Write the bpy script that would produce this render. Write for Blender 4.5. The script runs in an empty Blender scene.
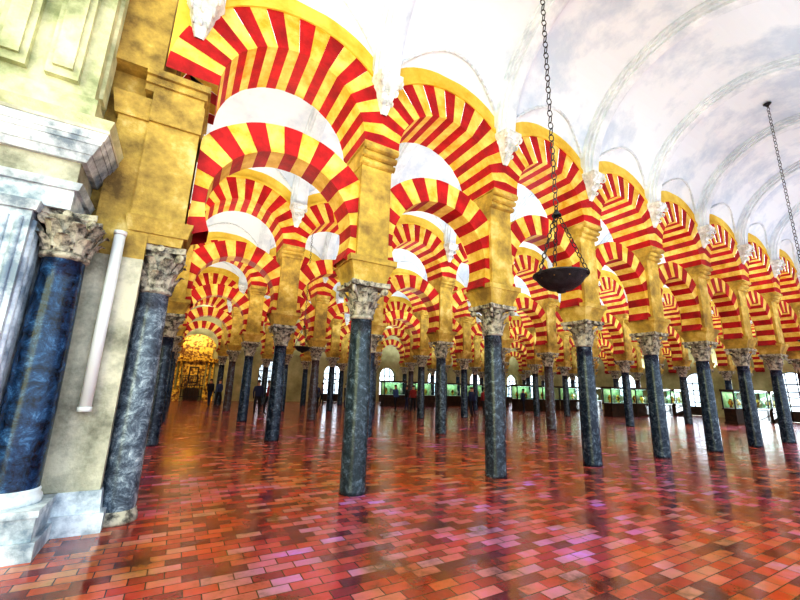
import bpy, math, random
from mathutils import Vector, Matrix
random.seed(4)
S=bpy.context.scene; COL=S.collection
S.view_settings.view_transform='Standard'
try: S.view_settings.look='High Contrast'
except Exception: pass
B=3.0; A=6.0
ZC=2.76; ZT=3.34           # capital bottom / top
ZL=4.12; ZU=5.80           # lower / upper arch centres
ZV=7.05                    # vault springing
LH=.84                     # lunette rise
NR=5                       # arcades 0..NR-1
N0,N1=-2,12
YB=NR*A                    # back wall
# ---------------------------------------------------------------- materials
def nt(name):
    m=bpy.data.materials.new(name); m.use_nodes=True
    t=m.node_tree; b=t.nodes['Principled BSDF']; return m,t,b
def ramp(t,stops,interp='LINEAR'):
    r=t.nodes.new('ShaderNodeValToRGB'); e=r.color_ramp; e.interpolation=interp
    while len(e.elements)>1: e.elements.remove(e.elements[0])
    e.elements[0].position=stops[0][0]; e.elements[0].color=(*stops[0][1],1)
    for p,c in stops[1:]:
        x=e.elements.new(p); x.color=(*c,1)
    return r
def wnoise(t,scale,detail=6,rough=.6,dist=0):
    g=t.nodes.new('ShaderNodeNewGeometry'); n=t.nodes.new('ShaderNodeTexNoise')
    n.inputs['Scale'].default_value=scale; n.inputs['Detail'].default_value=detail
    n.inputs['Roughness'].default_value=rough; n.inputs['Distortion'].default_value=dist
    t.links.new(g.outputs['Position'],n.inputs['Vector']); return n
def bump(t,b,src,strength=.3,dist=.02):
    bp=t.nodes.new('ShaderNodeBump'); bp.inputs['Strength'].default_value=strength; bp.inputs['Distance'].default_value=dist
    t.links.new(src,bp.inputs['Height']); t.links.new(bp.outputs['Normal'],b.inputs['Normal'])
def mix(t,f,a,b_,mode='MIX'):
    m=t.nodes.new('ShaderNodeMix'); m.data_type='RGBA'; m.blend_type=mode
    for s,v in ((0,f),(6,a),(7,b_)):
        if isinstance(v,(int,float)): m.inputs[s].default_value=v
        elif isinstance(v,tuple): m.inputs[s].default_value=(*v,1)
        else: t.links.new(v,m.inputs[s])
    return m.outputs[2]
def noisy(name,c1,c2,scale=3,rough=.7,bs=.3,lo=.35,hi=.65,c3=None):
    m,t,b=nt(name); n=wnoise(t,scale,8,.65)
    st=[(lo,c1),(hi,c2)]
    if c3: st.append((min(.95,hi+.12),c3))
    r=ramp(t,st); t.links.new(n.outputs['Fac'],r.inputs['Fac']); t.links.new(r.outputs['Color'],b.inputs['Base Color'])
    b.inputs['Roughness'].default_value=rough
    n2=wnoise(t,scale*9,4,.7); bump(t,b,n2.outputs['Fac'],bs,.02); return m
RED=noisy('voussoir_red_brick',(.28,.003,.006),(.58,.012,.016),2.5,.6,.4)
YEL=noisy('voussoir_cream_stone',(.66,.38,.025),(.94,.74,.22),2.8,.65,.35)
PIER=noisy('ochre_stone',(.30,.20,.06),(.64,.45,.10),2.0,.75,.8,.34,.54,(.82,.66,.26))
PIERG=noisy('golden_stone',(.18,.12,.04),(.54,.38,.10),2.0,.75,.8,.36,.58,(.74,.60,.28))
PLAS=noisy('ochre_plaster',(.66,.40,.03),(.90,.70,.15),1.2,.75,.2)
VAULT=noisy('vault_plaster',(.60,.69,.80),(.80,.86,.92),.6,.8,.12,.38,.52)
RIB=noisy('vault_rib_plaster',(.60,.67,.75),(.86,.91,.95),2,.7,.15)
WHITE=noisy('white_stucco',(.50,.52,.52),(.92,.95,.95),6,.6,.5)
GREY=noisy('grey_capital_stone',(.08,.075,.068),(.64,.59,.48),9,.6,.8,.39,.57)
MARB=noisy('pale_marble',(.22,.28,.35),(.78,.84,.88),3,.35,.3,.38,.58)
STONE=noisy('pilaster_stone',(.20,.20,.15),(.64,.61,.48),2.0,.6,.6,.36,.60)
GRST=noisy('greenish_stone',(.26,.29,.16),(.70,.69,.46),1.6,.6,.6,.36,.60)
IRON=noisy('dark_iron',(.010,.010,.013),(.04,.04,.05),12,.4,.3)
GOLD,t,b=nt('gilding'); n=wnoise(t,5); r=ramp(t,[(.42,(.18,.06,.008)),(.58,(.95,.62,.10))]); t.links.new(n.outputs['Fac'],r.inputs['Fac']); t.links.new(r.outputs['Color'],b.inputs['Base Color']); b.inputs['Metallic'].default_value=.2; b.inputs['Roughness'].default_value=.4
WOOD=noisy('dark_wood',(.02,.01,.006),(.08,.035,.015),6,.5,.3)
WALLM=noisy('back_wall_plaster',(.30,.27,.13),(.58,.54,.30),.6,.8,.2)
PIPE,_,b=nt('white_pipe_paint'); b.inputs['Base Color'].default_value=(.8,.82,.82,1); b.inputs['Roughness'].default_value=.35
GLASS,_,b=nt('display_glass'); b.inputs['Base Color'].default_value=(.8,.95,.95,1); b.inputs['Roughness'].default_value=.03; b.inputs['Transmission Weight'].default_value=1; b.inputs['IOR'].default_value=1.1
CLOTH=noisy('green_display_backing',(.16,.30,.16),(.45,.58,.32),3,.8,.1)
SH,t,b=nt('column_marble')
oi=t.nodes.new('ShaderNodeObjectInfo')
base=ramp(t,[(0,(.010,.024,.05)),(.25,(.022,.030,.042)),(.45,(.012,.032,.07)),(.65,(.075,.044,.042)),(.78,(.022,.036,.045)),(.9,(.008,.018,.04))],'CONSTANT')
t.links.new(oi.outputs['Random'],base.inputs['Fac'])
n=wnoise(t,8,10,.85,.6); v=ramp(t,[(.48,(0,0,0)),(.59,(.20,.20,.20)),(.68,(.95,.95,.95))]); t.links.new(n.outputs['Fac'],v.inputs['Fac'])
c=mix(t,v.outputs['Color'],base.outputs['Color'],(.40,.52,.66)); t.links.new(c,b.inputs['Base Color'])
b.inputs['Roughness'].default_value=.20; n2=wnoise(t,25,4); bump(t,b,n2.outputs['Fac'],.15,.01)
BLUE,t,b=nt('blue_marble'); n=wnoise(t,6,10,.85,.5)
r=ramp(t,[(.42,(.006,.010,.022)),(.54,(.02,.06,.14)),(.63,(.07,.19,.36)),(.72,(.55,.65,.75))]); t.links.new(n.outputs['Fac'],r.inputs['Fac']); t.links.new(r.outputs['Color'],b.inputs['Base Color']); b.inputs['Roughness'].default_value=.18
GMARB,t,b=nt('grey_blue_marble'); n=wnoise(t,6,10,.85,.5)
r=ramp(t,[(.36,(.018,.024,.032)),(.49,(.10,.13,.17)),(.59,(.34,.41,.46)),(.69,(.85,.9,.9))]); t.links.new(n.outputs['Fac'],r.inputs['Fac']); t.links.new(r.outputs['Color'],b.inputs['Base Color']); b.inputs['Roughness'].default_value=.24
# floor: brick paving
FL,t,b=nt('brick_tile_floor')
g=t.nodes.new('ShaderNodeNewGeometry')
bk=t.nodes.new('ShaderNodeTexBrick'); bk.inputs['Scale'].default_value=1.0; bk.inputs['Brick Width'].default_value=.26; bk.inputs['Row Height'].default_value=.13
bk.inputs['Mortar Size'].default_value=.005; bk.inputs['Color1'].default_value=(0,0,0,1); bk.inputs['Color2'].default_value=(1,1,1,1); bk.inputs['Mortar'].default_value=(.2,.2,.2,1); bk.inputs['Bias'].default_value=0
t.links.new(g.outputs['Position'],bk.inputs['Vector'])
tile=ramp(t,[(0,(.15,.024,.024)),(.3,(.38,.045,.030)),(.55,(.52,.075,.034)),(.8,(.58,.14,.08)),(1,(.56,.23,.20))]); t.links.new(bk.outputs['Color'],tile.inputs['Fac'])
n=wnoise(t,.9,7,.7); r=ramp(t,[(.36,(.28,.36,.28)),(.45,(.80,.90,.75)),(.54,(1.05,.95,.9)),(.66,(1.1,1.1,1.9))]); t.links.new(n.outputs['Fac'],r.inputs['Fac'])  # tile tone patches; the blue end paints floor glare into the colour
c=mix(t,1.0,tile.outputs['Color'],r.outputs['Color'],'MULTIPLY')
n=wnoise(t,.22,4,.6); r=ramp(t,[(.40,(1.05,1.25,.7)),(.50,(1,1,1)),(.60,(.90,1.0,2.6))]); t.links.new(n.outputs['Fac'],r.inputs['Fac'])  # broad hue noise: coloured reflections of light painted into the tiles
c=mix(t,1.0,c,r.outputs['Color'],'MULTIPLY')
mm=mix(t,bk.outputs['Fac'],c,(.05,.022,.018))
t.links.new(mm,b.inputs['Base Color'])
n=wnoise(t,2.2,8,.7); r=ramp(t,[(.36,(.06,.06,.06)),(.62,(.27,.27,.27))]); t.links.new(n.outputs['Fac'],r.inputs['Fac']); t.links.new(r.outputs['Color'],b.inputs['Roughness'])
hb=t.nodes.new('ShaderNodeMath'); hb.operation='SUBTRACT'; n=wnoise(t,6,4); t.links.new(n.outputs['Fac'],hb.inputs[0]); t.links.new(bk.outputs['Fac'],hb.inputs[1])
bump(t,b,hb.outputs[0],.28,.006)
b.inputs['IOR'].default_value=1.8; b.inputs['Specular IOR Level'].default_value=1.0; b.inputs['Specular Tint'].default_value=(.85,.93,1,1)
# ---------------------------------------------------------------- mesh helper
class M:
    def __init__(s): s.v=[]; s.f=[]; s.m=[]; s.mats=[]; s.sm=[]
    def mi(s,mat):
        if mat not in s.mats: s.mats.append(mat)
        return s.mats.index(mat)
    def quad(s,pts,mat,smooth=False):
        i=len(s.v); s.v+= [tuple(p) for p in pts]; s.f.append(tuple(range(i,i+len(pts)))); s.m.append(s.mi(mat)); s.sm.append(smooth)
    def box(s,x0,x1,y0,y1,z0,z1,mat,tx=0,ty=0):
        p=[(x0,y0,z0),(x1,y0,z0),(x1,y1,z0),(x0,y1,z0),(x0-tx,y0-ty,z1),(x1+tx,y0-ty,z1),(x1+tx,y1+ty,z1),(x0-tx,y1+ty,z1)]
        i=len(s.v); s.v+=p
        for f in ((3,2,1,0),(4,5,6,7),(0,1,5,4),(1,2,6,5),(2,3,7,6),(3,0,4,7)): s.f.append(tuple(i+k for k in f)); s.m.append(s.mi(mat)); s.sm.append(False)
    def lathe(s,prof,mat,cx=0,cy=0,seg=24,smooth=True,cap=True):
        i=len(s.v); n=len(prof)
        for r,z in prof:
            for k in range(seg):
                a=2*math.pi*k/seg; s.v.append((cx+r*math.cos(a),cy+r*math.sin(a),z))
        for j in range(n-1):
            for k in range(seg):
                k2=(k+1)%seg; s.f.append((i+j*seg+k,i+j*seg+k2,i+(j+1)*seg+k2,i+(j+1)*seg+k)); s.m.append(s.mi(mat)); s.sm.append(smooth)
        if cap:
            s.f.append(tuple(i+k for k in reversed(range(seg)))); s.m.append(s.mi(mat)); s.sm.append(False)
            s.f.append(tuple(i+(n-1)*seg+k for k in range(seg))); s.m.append(s.mi(mat)); s.sm.append(False)
    def torus(s,c,R,r,axis,mat,seg=10,sub=5,stretch=1.0,up=None):
        ax=Vector(axis).normalized(); u=Vector(up) if up else ax.orthogonal().normalized(); u=u.normalized(); w=ax.cross(u); c=Vector(c); i=len(s.v)
        for a in range(seg):
            t_=2*math.pi*a/seg; d=u*math.cos(t_)*stretch+w*math.sin(t_); dn=(u*math.cos(t_)+w*math.sin(t_))
            for k in range(sub):
                p=2*math.pi*k/sub; s.v.append(tuple(c+d*R+dn*r*math.cos(p)+ax*r*math.sin(p)))
        for a in range(seg):
            for k in range(sub):
                a2=(a+1)%seg;k2=(k+1)%sub
                s.f.append((i+a*sub+k,i+a2*sub+k,i+a2*sub+k2,i+a*sub+k2)); s.m.append(s.mi(mat)); s.sm.append(True)
    def tube(s,p0,p1,r,mat,seg=8,r1=None):
        p0=Vector(p0);p1=Vector(p1); ax=(p1-p0).normalized(); u=ax.orthogonal().normalized(); w=ax.cross(u); i=len(s.v); r1=r if r1 is None else r1
        for p,rr in ((p0,r),(p1,r1)):
            for k in range(seg):
                a=2*math.pi*k/seg; s.v.append(tuple(p+(u*math.cos(a)+w*math.sin(a))*rr))
        for k in range(seg):
            k2=(k+1)%seg; s.f.append((i+k,i+k2,i+seg+k2,i+seg+k)); s.m.append(s.mi(mat)); s.sm.append(True)
        s.f.append(tuple(i+k for k in reversed(range(seg)))); s.m.append(s.mi(mat)); s.sm.append(False)
        s.f.append(tuple(i+seg+k for k in range(seg))); s.m.append(s.mi(mat)); s.sm.append(False)
    def mesh(s,name):
        me=bpy.data.meshes.new(name); me.from_pydata(s.v,[],s.f)
        for m in s.mats: me.materials.append(m)
        me.polygons.foreach_set('material_index',s.m); me.polygons.foreach_set('use_smooth',s.sm); me.update(); return me
    def obj(s,name,loc=(0,0,0)):
        return place(s.mesh(name),name,loc)
def place(me,name,loc=(0,0,0),rz=0,parent=None):
    o=bpy.data.objects.new(name,me); o.location=loc; o.rotation_euler=(0,0,rz); COL.objects.link(o)
    if parent: o.parent=parent
    return o
def empty(name):
    o=bpy.data.objects.new(name,None); COL.objects.link(o); return o
# ---------------------------------------------------------------- column
def capital(m,z0,z1,r,mat,cx=0,cy=0,W=.36):
    H=z1-z0
    m.lathe([(r*1.0,z0-.04),(r*1.18,z0-.02),(r*1.18,z0+.02),(r*1.02,z0+.04),(r*1.05,z0+H*.4),(r*1.2,z0+H*.7),(r*1.45,z0+H*.84),(r*1.5,z0+H*.86)],mat,cx,cy,20)
    def leaf(ang,zb,zt,rb,out,w):
        rows=[(0,0,1.),(.35,.01,1.1),(.65,.035,1.0),(.86,out*.7,.75),(1.0,out,.5),(.93,out*1.25,.25)]
        pr=[]
        for q,o,ww in rows:
            z=zb+(zt-zb)*q; rr=rb+o+.012
            row=[]
            for sgn in (-1,0,1):
                a=ang+sgn*w*ww/rb; rad=rr+(.018 if sgn==0 else 0)
                row.append((cx+rad*math.cos(a),cy+rad*math.sin(a),z))
            pr.append(row)
        for a_,b_ in zip(pr,pr[1:]):
            for k in (0,1): m.quad([a_[k],a_[k+1],b_[k+1],b_[k]],mat,False)
    for k in range(8): leaf(k*math.pi/4,z0+.03,z0+H*.42,r*1.05,.09,.062)
    for k in range(8): leaf((k+.5)*math.pi/4,z0+H*.15,z0+H*.72,r*1.08,.11,.065)
    for k in range(4):
        a=math.pi/4+k*math.pi/2; d=Vector((math.cos(a),math.sin(a),0)); c=Vector((cx,cy,z0+H*.76))+d*(W*1.1)
        tn=Vector((-d.y,d.x,0))
        m.torus(c,.045,.024,tn,mat,10,6); m.tube(c-tn*.03,c+tn*.03,.03,mat,8)
        m.tube(Vector((cx,cy,z0+H*.5))+d*r*1.1,c+Vector((0,0,.03)),.022,mat,6)
    for k in range(4):
        a=k*math.pi/2; d=Vector((math.cos(a),math.sin(a),0)); c=Vector((cx,cy,z1-.045))+d*(W*.84)
        m.tube(c,c+d*.05,.045,mat,8)
    pts=[]
    for k in range(4):
        a=k*math.pi/2
        for q in range(7):
            s_=-1+2*q/6.; dep=W-(.055*(1-s_*s_)); lat=s_*W*.96
            pts.append((cx+dep*math.cos(a)-lat*math.sin(a),cy+dep*math.sin(a)+lat*math.cos(a)))
    za,zb=z0+H*.86,z1; n=len(pts)
    for k in range(n):
        k2=(k+1)%n; m.quad([(*pts[k],za),(*pts[k2],za),(*pts[k2],zb),(*pts[k],zb)],mat)
    m.quad([(*p,za) for p in reversed(pts)],mat); m.quad([(*p,zb) for p in pts],mat)
def shaft(m,z0,z1,rb,rt,mat,cx=0,cy=0,base=None,seg=28):
    if base: 
        m.lathe([(rb*1.16,z0),(rb*1.18,z0+.03),(rb*1.14,z0+.07),(rb*1.05,z0+.09),(rb*1.07,z0+.12),(rb*1.0,z0+.14)],base,cx,cy,seg)
    pr=[(rb*1.03,z0),(rb,z0+.05)]
    for i in range(1,9):
        q=i/8; pr.append((rb+(rt-rb)*q+.008*math.sin(math.pi*q),z0+.05+(z1-z0-.08)*q))
    pr+= [(rt*1.1,z1-.02),(rt*1.1,z1)]
    m.lathe(pr,mat,cx,cy,seg)
m=M(); shaft(m,0,ZC,.205,.175,SH); capital(m,ZC,ZT,.175,GREY); COLM=m.mesh('marble_column')
# ---------------------------------------------------------------- masonry pier above column
m=M()
m.box(-.30,.30,-.30,.30,ZT,ZT+.10,PIER,.02,.02)
m.box(-.32,.32,-.32,.32,ZT+.10,ZT+.30,PIER,.08,.08)
m.box(-.43,.43,-.42,.42,ZT+.30,ZT+.40,PIER)
m.box(-.29,.29,-.33,.33,ZT+.40,ZU-.36,PIER)
for k,(e,z) in enumerate(((.36,-.36),(.42,-.24),(.49,-.12))):
    m.box(-.30,.30,-e,e,ZU+z,ZU+z+.12,PIER,.0,.02)
    for sg in (-1,1):
        m.tube((-.33,sg*(e-.0),ZU+z+.06),(.33,sg*(e-.0),ZU+z+.06),.055,PIER,10)
m.box(-.34,.34,-.505,.505,ZU-.02,ZU+.02,PIER)
PIERM=m.mesh('masonry_pier')
m=M()
for sg in (-1,1):
    y=sg*.5
    prof=[(.02,ZV-.62,.06),(.09,ZV-.50,.10),(.10,ZV-.38,.13),(.18,ZV-.28,.16),(.16,ZV-.2,.17),(.26,ZV-.12,.22),(.24,ZV-.08,.22),(.31,ZV-.02,.27),(.31,ZV+.06,.27)]
    for (d0,z0,w0),(d1,z1,w1) in zip(prof,prof[1:]):
        a=[(-w0,y,z0),(w0,y,z0),(w0*.8,y+sg*d0,z0),(-w0*.8,y+sg*d0,z0)]; b_=[(-w1,y,z1),(w1,y,z1),(w1*.8,y+sg*d1,z1),(-w1*.8,y+sg*d1,z1)]
        for i in range(4): m.quad([a[i],a[(i+1)%4],b_[(i+1)%4],b_[i]],WHITE)
    m.quad([(-.27,y,ZV+.06),(.27,y,ZV+.06),(.22,y+sg*.31,ZV+.06),(-.22,y+sg*.31,ZV+.06)],WHITE)
    for q in (-.14,0,.14):
        m.torus((q,y+sg*.2,ZV-.26),.045,.022,(1,0,0),WHITE,8,5); m.torus((q*.7,y+sg*.12,ZV-.44),.035,.018,(1,0,0),WHITE,8,5)
    for q in (-.2,.2): m.torus((q,y+sg*.27,ZV-.1),.05,.025,(1,0,0),WHITE,10,6)
BRM=m.mesh('stucco_bracket')
# ---------------------------------------------------------------- arches
def ring(m,cz,ri,ro,a0,a1,nv,hy,clip,sub,top=None,first=True,clipl=None):
    clipl=clipl or clip
    def ro_(a):
        c=math.cos(a); cc=abs(c); return min(ro,(clip if c>0 else clipl)/cc) if cc>1e-6 else ro
    for i in range(nv):
        mat=RED if (i%2==(0 if first else 1)) else YEL
        h=hy if mat is RED else hy-.008
        for j in range(sub):
            a=a0+(a1-a0)*(i+j/sub)/nv; b_=a0+(a1-a0)*(i+(j+1)/sub)/nv
            P=lambda r,q,y:(r*math.cos(q),y,cz+r*math.sin(q))
            ra,rb=ro_(a),ro_(b_)
            m.quad([P(ri,b_,-h),P(ri,a,-h),P(ra,a,-h),P(rb,b_,-h)],mat)
            m.quad([P(ri,a,h),P(ri,b_,h),P(rb,b_,h),P(ra,a,h)],mat)
            m.quad([P(ri,a,-h),P(ri,b_,-h),P(ri,b_,h),P(ri,a,h)],mat)
            if top is None: m.quad([P(ra,a,-h),P(ra,a,h),P(rb,b_,h),P(rb,b_,-h)],mat if ra<ro else PLAS)
            else:
                for s_ in (-1,1):
                    pa,pb=P(ra,a,s_*(hy-.02)),P(rb,b_,s_*(hy-.02))
                    m.quad([pa,pb,(pb[0],pb[1],top),(pa[0],pa[1],top)],PLAS)
                    if ra>=ro-1e-6 and rb>=ro-1e-6:
                        e=ro+.07; y=s_*(hy+.03)
                        if abs(P(e,a,0)[0])>1.49 or abs(P(e,b_,0)[0])>1.49: continue
                        m.quad([P(ro,a,y),P(ro,b_,y),P(e,b_,y),P(e,a,y)],PLAS)
                        m.quad([P(ro,a,s_*(hy-.03)),P(ro,b_,s_*(hy-.03)),P(ro,b_,y),P(ro,a,y)],PLAS)
                        m.quad([P(e,a,s_*(hy-.03)),P(e,b_,s_*(hy-.03)),P(e,b_,y),P(e,a,y)],PLAS)
TOP=ZV+LH+.08
def archmesh(cl):
    m=M()
    ring(m,ZL,1.10,1.58,math.radians(-24),math.radians(204),21,.26,1.27,3)
    ring(m,ZU,1.16,1.82,0,math.pi,21,.5,1.5,4,top=TOP,clipl=cl)
    return m.mesh('double_striped_arch')
ARM=archmesh(1.5); ARE=archmesh(1.95)
# ---------------------------------------------------------------- instantiate arcades
for r_ in range(-1,NR):
    ar=empty('striped_arcade')
    for n_ in range(N0,N1+1):
        x,y=n_*B,r_*A
        if r_==0 and n_==-2: continue
        if r_==-1 and n_<1: continue
        if n_==N1:
            continue
        if not (r_==0 and n_==-1):
            place(COLM,'marble_column',(x,y,0),random.choice([0,1,2,3])*math.pi/2)
            place(PIERM,'masonry_pier',(x,y,0),0,ar)
        place(BRM,'stucco_bracket',(x,y,0),0,ar)
        place(ARE if (r_==0 and n_==-1) else ARM,'double_arch',(x+B/2,y,0),0,ar)
# ---------------------------------------------------------------- vault
m=M(); R=A/2-.48
NP,NX=40,20
for r_ in range(-1,NR):
    yc=r_*A+A/2
    for bi in range(N0,N1):
        g=[]
        for i in range(NX+1):
            d=1.5*math.sin(math.pi/2*(2*i/NX-1)); x=(bi+.5)*B+d
            lz=ZV+LH*math.sqrt(max(0,1-(d/1.5)**2)); row=[]
            for j in range(NP+1):
                ph=math.pi*j/NP; y=yc-(R+.02)*math.cos(ph); z=ZV+(R+.02)*math.sin(ph)
                row.append((x,y,max(z,lz+.85*math.sin(ph)*math.sqrt(max(0,1-(d/1.5)**2)))))
            g.append(row)
        for i in range(NX):
            for j in range(NP):
                m.quad([g[i][j],g[i][j+1],g[i+1][j+1],g[i+1][j]],VAULT,False)
        # raised groin mouldings following each lunette intersection
        for sd in (-1,1):
            prev=None
            for i in range(0,25):
                d=1.42*(2*i/24-1); e=math.sqrt(max(0,1-(d/1.5)**2)); lo=0;hi=math.pi/2
                for _ in range(24):
                    md=(lo+hi)/2
                    if (R+.02)*math.sin(md)<LH*e+.85*math.sin(md)*e: lo=md
                    else: hi=md
                p=Vector(((bi+.5)*B+d,yc+sd*(R+.02)*math.cos(lo),ZV+(R+.02)*math.sin(lo)-.01))
                if prev is not None: m.tube(prev,p,.032,RIB,6)
                prev=p
    for n_ in range(N0,N1+1):
        for (w,rr) in ((.26,R-.10),(.20,R-.17),(.12,R-.23)):
            x=n_*B; K=36
            for j in range(K):
                a=math.pi*j/K; b_=math.pi*(j+1)/K
                P=lambda r,q,xx:(xx,yc-r*math.cos(q),ZV+.05+r*math.sin(q))
                m.quad([P(rr,a,x-w),P(rr,b_,x-w),P(rr,b_,x+w),P(rr,a,x+w)],RIB,True)
                for xx in (x-w,x+w): m.quad([P(rr,a,xx),P(rr,b_,xx),P(rr+.16,b_,xx),P(rr+.16,a,xx)],RIB,True)
m.obj('ceiling')
# ---------------------------------------------------------------- floor
m=M(); X0,X1=-14.,N1*B+.0
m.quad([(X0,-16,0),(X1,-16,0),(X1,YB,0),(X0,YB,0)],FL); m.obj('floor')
# ---------------------------------------------------------------- walls with arched openings
def wall_panel(m,w,h,ow,os,mat,th=.5,K=16):
    for y in (0,th):
        m.quad([(-w,y,0),(-ow,y,0),(-ow,y,h),(-w,y,h)],mat); m.quad([(ow,y,0),(w,y,0),(w,y,h),(ow,y,h)],mat)
        for j in range(K):
            a=math.pi*j/K;b_=math.pi*(j+1)/K
            pa=(ow*math.cos(a),y,os+ow*math.sin(a)); pb=(ow*math.cos(b_),y,os+ow*math.sin(b_))
            m.quad([pa,(pa[0],y,h),(pb[0],y,h),pb],mat)
    for j in range(K):
        a=math.pi*j/K;b_=math.pi*(j+1)/K
        m.quad([(ow*math.cos(a),0,os+ow*math.sin(a)),(ow*math.cos(a),th,os+ow*math.sin(a)),(ow*math.cos(b_),th,os+ow*math.sin(b_)),(ow*math.cos(b_),0,os+ow*math.sin(b_))],mat)
    for s_ in (-1,1): m.quad([(s_*ow,0,0),(s_*ow,th,0),(s_*ow,th,os),(s_*ow,0,os)],mat)
m=M(); wall_panel(m,B/2,10,.95,2.6,WALLM); WP=m.mesh('wall_panel')
m=M(); m.box(-B/2,B/2,0,.5,0,10,WALLM); SP=m.mesh('wall_panel_solid')
def joinery(lattice):
    m=M()
    for s_ in (-1,-.33,.33,1): m.box(s_*.9-.035,s_*.9+.035,.2,.27,0,2.6+ (.25 if abs(s_)==1 else .85),WOOD)
    for z in (.05,1.1,2.1,2.65): m.box(-.93,.93,.2,.27,z-.04,z+.04,WOOD)
    m.box(-.93,.93,.2,.27,.05,.75,WOOD)
    m.torus((0,.235,2.6),.92,.04,(0,1,0),WOOD,28,5)
    if lattice:
        for i in range(-8,9):
            x=i*.11; zt=2.6+math.sqrt(max(0,.9**2-x*x)); m.box(x-.022,x+.022,.22,.25,.75,zt,WOOD)
        for i in range(24):
            z=.8+i*.11; w=.9 if z<2.6 else math.sqrt(max(0,.9**2-(z-2.6)**2))
            m.box(-w,w,.215,.245,z-.02,z+.02,WOOD)
    return m.mesh('window_frame')
WJ=joinery(False); WL=joinery(True)
wb=empty('wall_back'); wr=empty('wall_right')
k=1
for bi in range(N0,N1):
    x=(bi+.5)*B
    if bi<0 or (bi%2==0):
        place(SP,'panel',(x,YB,0),0,wb)
    else:
        place(WP,'panel',(x,YB,0),0,wb); place(WL if bi<3 else WJ,'window_%d'%k,(x,YB,0)); k+=1
for j in range(-5,NR*2):
    y=(j+.5)*B
    if j>1 and j%2==0: place(SP,'panel',(X1,y,0),-math.pi/2,wr); continue
    place(WP,'panel',(X1,y,0),-math.pi/2,wr); place(WJ,'window_%d'%k,(X1,y,0),-math.pi/2); k+=1
m=M(); m.box(N0*B-3.5,N0*B-3,-16,YB,0,10,WALLM); m.obj('wall_left')
GR=noisy('courtyard_paving',(.5,.45,.36),(.75,.7,.6),.8,.8,.2)
m=M(); m.quad([(X0,YB,-.03),(X1+30,YB,-.03),(X1+30,YB+30,-.03),(X0,YB+30,-.03)],GR); m.quad([(X1,-20,-.03),(X1+30,-20,-.03),(X1+30,YB,-.03),(X1,YB,-.03)],GR); m.obj('courtyard_ground')
def case_mesh():
    m=M()
    m.box(-1.1,1.1,-.35,.35,0,.12,WOOD); m.box(-1.05,1.05,-.30,.30,.12,.85,WOOD); m.box(-1.12,1.12,-.37,.37,.85,.92,WOOD)
    for sx in (-1,1):
        for sy in (-1,1): m.box(sx*1.05-.03,sx*1.05+.03,sy*.31-.03,sy*.31+.03,.92,1.95,IRON)
    m.box(-1.12,1.12,-.37,.37,1.95,2.08,WOOD)
    m.box(-1.02,1.02,-.315,-.307,.92,1.95,GLASS); m.box(-1.02,1.02,.29,.31,.92,1.95,CLOTH)
    m.box(-1.02,1.02,-.27,.27,.92,.97,WHITE)
    for i in range(4):
        x=-.75+i*.5; m.lathe([(.08,.97),(.10,1.0),(.05,1.06),(.13,1.2),(.14,1.3),(.06,1.45),(.08,1.5)],STONE if i%2 else GOLD,x,0,14)
    return m.mesh('display_case')
CASE=case_mesh()
CP=[(13.5,23.2,0),(16.5,23.2,0),(19.5,23.2,0),(22.5,23.2,0),(25.5,23.2,0),(22.5,17.2,0),(25.5,17.2,0),(28.5,17.2,0),(31.5,17.2,0),(25.5,11.2,0),(28.6,11.2,0),(31.5,11.2,0),(34.2,11.2,0),(28.5,5.2,0),(31.5,5.2,0),(34.2,5.2,0)]
# ---------------------------------------------------------------- compound pier at left
m=M()
m.box(-4.8,-3.22,-.20,.42,0,3.1,STONE); m.box(-4.8,-3.22,-.20,.42,3.1,7.9,PIERG)
m.box(-3.74,-3.18,-.32,-.18,.42,3.1,STONE); m.box(-3.74,-3.18,-.32,-.18,3.1,5.2,PIERG)
m.box(-3.82,-3.10,-.40,-.18,0,.20,MARB); m.box(-3.78,-3.14,-.36,-.18,.20,.42,MARB,-.02,-.02)
m.box(-3.78,-3.14,-.36,-.18,5.0,5.3,PIERG,.05,.05)
m.box(-3.36,-2.80,-.30,.30,ZT,ZT+.12,PIERG,.02,.02); m.box(-3.40,-2.74,-.34,.34,ZT+.12,ZT+.32,PIERG,.05,.05)
m.box(-3.40,-2.80,-.36,.36,ZT+.32,5.0,PIERG)
m.box(-3.40,-2.78,-.40,.40,5.0,5.4,PIERG,.0,.04)
for i,(e,z) in enumerate(((.44,5.4),(.48,5.5),(.53,5.6))): m.box(-3.5,-2.80+i*.03,-e,e,z,z+.1,PIERG)
m.box(-4.8,-3.34,-.46,.46,5.7,7.9,PIERG)
m.box(-4.9,-3.52,-.98,-.2,0,.16,MARB); m.box(-4.9,-3.56,-.94,-.2,.16,.36,MARB); m.box(-4.9,-3.54,-.96,-.2,.36,.42,MARB)
x0,x1,y0,y1=-4.85,-4.12,-.92,-.2
m.box(x0,x1,y0,y1,.42,3.4,MARB)
m.box(x0-.05,x1+.04,y0-.05,y1,.42,.55,MARB); m.box(x0-.02,x1+.03,y0-.03,y1,.55,.65,MARB)
for i in range(6):
    xx=x0+.10+i*.11; m.tube((xx,y0,.8),(xx,y0,3.2),.032,MARB,8)
for i in range(4):
    yy=y0+.10+i*.13; m.tube((x1,yy,.8),(x1,yy,3.2),.032,MARB,8)
m.box(x0-.03,x1+.03,y0-.03,y1,3.28,3.38,MARB,.03,.03)
o_=-.12
for (e,z0_,z1_,mt,fl) in ((-.02,3.50,3.72,MARB,0),(.02,3.72,3.80,MARB,.03),(-.02,3.80,4.06,STONE,0),(.03,4.06,4.14,MARB,.04),(.08,4.14,4.24,MARB,.05),(.14,4.24,4.29,MARB,.02),(.17,4.29,4.37,MARB,.03),(.21,4.37,4.41,STONE,0),(.2,4.41,4.52,GRST,.04)):
    m.box(-5.1,-3.83+e,-.88-e,.2,z0_+o_,z1_+o_,mt,fl,fl)
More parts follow.
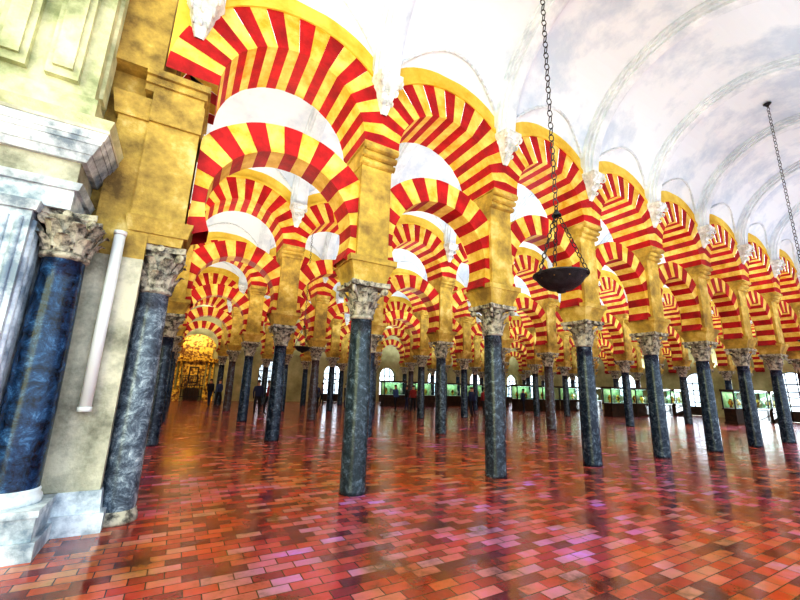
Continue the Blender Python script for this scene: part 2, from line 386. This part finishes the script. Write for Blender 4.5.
m.box(-5.0,-3.85,-.80,.2,4.40,4.8,GRST); m.box(-5.0,-3.90,-.74,.2,4.8,7.9,GRST)
for (xa,xb) in ((-4.80,-4.52),(-4.36,-4.06)):
    m.box(xa,xb,-.82,-.7,4.95,7.6,GRST); m.box(xa+.06,xb-.06,-.86,-.8,5.05,7.5,GRST)
m.box(-3.96,-3.86,-.6,-.35,4.95,7.6,GRST)
for (e,z0_,z1_) in ((.02,7.6,7.7),(.09,7.7,7.8),(.16,7.8,7.95)): m.box(-5.1,-3.9+e,-.74-e,.2,z0_,z1_,GRST)
shaft(m,.42,2.90,.215,.185,BLUE,-3.86,-.60,MARB); capital(m,2.90,3.38,.185,GREY,-3.86,-.60,.25)
m.obj('compound_stone_pier')
m=M(); shaft(m,0,ZC,.195,.17,GMARB,base=GREY); capital(m,ZC,ZT,.17,GREY,W=.29); m.obj('marble_column',(-3.02,-.02,0))
m=M(); m.tube((0,0,1.3),(0,0,3.35),.06,PIPE,16); m.tube((0,0,1.26),(0,0,1.31),.068,PIPE,16); m.tube((0,0,3.34),(0,0,3.39),.068,PIPE,16)
for z in (1.6,3.0): m.box(-.02,.02,0,.08,z,z+.05,PIPE)
m.obj('white_pipe',(-3.45,-.40,0))
# ---------------------------------------------------------------- hanging lamps
def lampmesh(zb,ztop,name='hanging_lamp'):
    m=M()
    m.lathe([(.02,zb-.10),(.05,zb-.09),(.06,zb-.06),(.15,zb-.045),(.24,zb+.02),(.295,zb+.10),(.315,zb+.12),(.315,zb+.135),(.29,zb+.13),(.23,zb+.05),(.14,zb-.01),(.02,zb-.015)],IRON,seg=36)
    m.torus((0,0,zb+.125),.31,.016,(0,0,1),IRON,36,6)
    for k in range(10):
        a=2*math.pi*k/10; c=(.25*math.cos(a),.25*math.sin(a)); m.lathe([(.02,zb+.06),(.033,zb+.1),(.035,zb+.16),(.03,zb+.16),(.028,zb+.1)],GOLD,c[0],c[1],8)
    hub=zb+.90
    def chain(p0,p1,L=.055):
        p0=Vector(p0);p1=Vector(p1);n=int((p1-p0).length/(L*1.25)); d=(p1-p0).normalized(); u=d.orthogonal().normalized(); w=d.cross(u)
        for i in range(n+1):
            m.torus(p0+(p1-p0)*i/n,L*.45,.0075,u if i%2 else w,IRON,8,4,1.6,d)
    for k in range(3):
        a=2*math.pi*k/3+.5; chain((.31*math.cos(a),.31*math.sin(a),zb+.13),(.03*math.cos(a),.03*math.sin(a),hub))
    m.torus((0,0,hub+.02),.05,.012,(0,0,1),IRON,14,6); m.lathe([(.01,hub),(.05,hub+.03),(.02,hub+.09),(.01,hub+.1)],IRON,seg=12)
    chain((0,0,hub+.1),(0,0,ztop),.075)
    m.lathe([(.09,ztop-.02),(.05,ztop-.06),(.02,ztop-.1)],IRON,seg=12)
    return m.mesh(name)
LM=lampmesh(2.90,ZV+R)
for r_,xs in ((-1,(1.5,10.5)),(1,(1.5,))):
    for x in xs: place(LM,'hanging_lamp',(x-(.20 if (r_==-1 and x==1.5) else 0),r_*A+A/2,0),.4)
# ---------------------------------------------------------------- gilded altarpiece at end of left aisle
m=M()
for sx in (-1,1):
    for q in (1.35,1.0):
        m.lathe([(.14,.9),(.11,1.),(.10,3.),(.14,3.1)],GOLD,sx*q,-.25,12)
    m.box(sx*1.2-.4,sx*1.2+.4,-.45,0,0,.9,GOLD)
m.box(-1.65,1.65,-.5,0,3.1,3.4,GOLD,.06,.06); m.box(-1.2,1.2,-.3,0,3.4,4.2,GOLD)
for j in range(20):
    a=math.pi*j/20;b_=math.pi*(j+1)/20
    for r0,r1,y,mt in ((1.2,1.4,-.4,GOLD),(0,1.2,-.3,GOLD)):
        m.quad([(r0*math.cos(a),y,4.2+r0*math.sin(a)*.8),(r1*math.cos(a),y,4.2+r1*math.sin(a)*.8),(r1*math.cos(b_),y,4.2+r1*math.sin(b_)*.8),(r0*math.cos(b_),y,4.2+r0*math.sin(b_)*.8)],mt)
m.box(-.8,.8,-.12,-.02,.9,3.1,GOLD)
for i in range(9): m.tube((-.72+i*.18,-.3,0.1),(-.72+i*.18,-.3,2.0),.02,IRON,6)
for z in (.3,1.2,1.95): m.box(-.8,.8,-.32,-.28,z,z+.05,IRON)
m.box(-.5,.5,-.28,-.1,0,1.0,WOOD); m.box(-.35,.35,-.2,-.1,1.4,2.7,WOOD); m.box(-.25,.25,-.23,-.2,1.5,2.6,GOLD)
m.obj('gilded_altarpiece',(-1.5,YB-.02,0))
# ---------------------------------------------------------------- people
def person(name,loc,rz,top,pants,seed):
    rnd=random.Random(seed); st=rnd.uniform(.08,.16)
    V=[(0,0,.93),(0,0,1.12),(0,0,1.38),(0,0,1.47),(0,.01,1.55),(0,.01,1.66),
       (.09,0,.88),(.10,st,.48),(.10,st*.9,.07),(.10,st*.9-.13,.03),
       (-.09,0,.88),(-.10,-st*.6,.48),(-.10,-st*1.1,.07),(-.10,-st*1.1-.13,.03),
       (.18,0,1.38),(.23,.03,1.12),(.22,-.08,.90),(.22,-.12,.80),
       (-.18,0,1.38),(-.23,-.03,1.12),(-.21,-.12,.92),(-.21,-.17,.83)]
    E=[(0,1),(1,2),(2,3),(3,4),(4,5),(0,6),(6,7),(7,8),(8,9),(0,10),(10,11),(11,12),(12,13),(2,14),(14,15),(15,16),(16,17),(2,18),(18,19),(19,20),(20,21)]
    Rr=[.13,.12,.13,.055,.085,.075,.085,.06,.04,.035,.085,.06,.04,.035,.055,.042,.03,.028,.055,.042,.03,.028]
    me=bpy.data.meshes.new(name); me.from_pydata(V,E,[]); o=place(me,name,loc,rz)
    md=o.modifiers.new('skin','SKIN')
    for i,sv in enumerate(me.skin_vertices[0].data): sv.radius=(Rr[i]*(1.25 if i in (0,1,2) else 1),Rr[i]); sv.use_root=(i==0)
    md.use_smooth_shade=True
    sb=o.modifiers.new('sub','SUBSURF'); sb.levels=2; sb.render_levels=2
    mt,t,b=nt(name+'_clothes'); tc=t.nodes.new('ShaderNodeTexCoord'); sx=t.nodes.new('ShaderNodeSeparateXYZ'); t.links.new(tc.outputs['Object'],sx.inputs[0])
    dv=t.nodes.new('ShaderNodeMath'); dv.operation='DIVIDE'; dv.inputs[1].default_value=2; t.links.new(sx.outputs['Z'],dv.inputs[0])
    r=ramp(t,[(0,(.02,.015,.01)),(.045,pants),(.46,top),(.725,(.55,.32,.22)),(.815,(.04,.02,.01))],'CONSTANT'); t.links.new(dv.outputs[0],r.inputs['Fac']); t.links.new(r.outputs['Color'],b.inputs['Base Color']); b.inputs['Roughness'].default_value=.8
    me.materials.append(mt)
    m=M()
    m.lathe([(.03,1.60),(.085,1.63),(.092,1.68),(.07,1.735),(.01,1.755)],WOOD,0,.025,12)
    h=m.mesh('hair'); place(h,'hair',(0,0,0),0,o)
    return o
f=380.8; th,ya,ro=[math.radians(a) for a in (12.78,29.42,1.80)]
F=Vector((math.sin(ya)*math.cos(th),math.cos(ya)*math.cos(th),math.sin(th))); Rt=Vector((math.cos(ya),-math.sin(ya),0)); U=Rt.cross(F)
K1=(.02,.02,.03); K2=(.03,.04,.10)
PP=[(13.3,12.9,K2,K1),(13.9,13.5,(.04,.05,.12),K2),(14.3,12.8,(.30,.03,.04),K1),
    (11.2,17.2,K1,K2),(11.3,16.5,(.30,.04,.04),K1),(10.4,17.3,(.05,.09,.22),K1),
    (1.7,15.5,(.30,.03,.03),K1),(1.1,15.1,K2,K1),(.6,15.8,(.10,.05,.05),K1),
    (-.1,22.3,(.04,.06,.16),K1),(-.6,22.8,K1,K2),(17.5,15.0,(.1,.1,.2),K1),(6.2,22.5,K2,K1),(6.8,22.0,(.25,.2,.2),K1),
    (4.3,15.6,K2,K1),(7.7,19.5,K1,K2),(8.2,20.1,(.3,.05,.05),K1),(19.2,14.2,K2,K1)]
for i,(x,y,c1,c2) in enumerate(PP): person('tourist',(x,y,0),i*1.3,c1,c2,i)
# ---------------------------------------------------------------- lights
W=bpy.data.worlds.new('world'); S.world=W; W.use_nodes=True
bg=W.node_tree.nodes['Background']; bg.inputs['Color'].default_value=(.74,.88,1,1); bg.inputs['Strength'].default_value=2.4
def area(name,loc,rot,sx,sy,e,col):
    l=bpy.data.lights.new(name,'AREA'); l.shape='RECTANGLE'; l.size=sx; l.size_y=sy; l.energy=e; l.color=col
    o=bpy.data.objects.new(name,l); o.location=loc; o.rotation_euler=rot; COL.objects.link(o); return o
for r_ in range(-1,NR):
    for x in range(-3,36,9):
        warm=max(0,min(1,(8-x)/12.))
        e=(95 if r_==-1 else (175 if r_<2 else 140))*(1.0+.35*(1-warm))
        area('vault_fill',(x+1.5,r_*A+A/2,4.0),(math.pi,0,0),6,1.5,e,(.80+.20*warm,.93,1-.2*warm))  # added fill lamps without fixtures, facing up to brighten the vaults by bounce
for (x,y,rz) in CP:
    o=place(CASE,'display_case',(x,y,0),rz)
    a=area('case_light',(x,y,1.94),(0,0,0),1.8,.4,14,(.8,1,.88))
sp=bpy.data.lights.new('altarpiece_spot','SPOT'); sp.energy=420; sp.spot_size=1.0; sp.color=(1,.82,.45); sp.shadow_soft_size=.1
so=bpy.data.objects.new('altarpiece_spot',sp); so.location=(-1.5,YB-4.5,5.6); so.rotation_euler=(math.radians(60),0,0); COL.objects.link(so)
sun=bpy.data.lights.new('sun','SUN'); sun.energy=26; sun.angle=.02; sun.color=(.80,.93,1); so=bpy.data.objects.new('sun',sun); so.rotation_euler=(math.radians(80.5),0,math.radians(80)); COL.objects.link(so)
# ---------------------------------------------------------------- camera
R2=Rt*math.cos(ro)+U*math.sin(ro); U2=-Rt*math.sin(ro)+U*math.cos(ro)
cd=bpy.data.cameras.new('camera'); cd.sensor_width=36; cd.lens=36*f/800; cd.clip_end=300
co=bpy.data.objects.new('camera',cd); COL.objects.link(co)
mt=Matrix((R2,U2,-F)).transposed().to_4x4(); mt.translation=Vector((-2.603,-5.937,1.638)); co.matrix_world=mt
S.camera=co
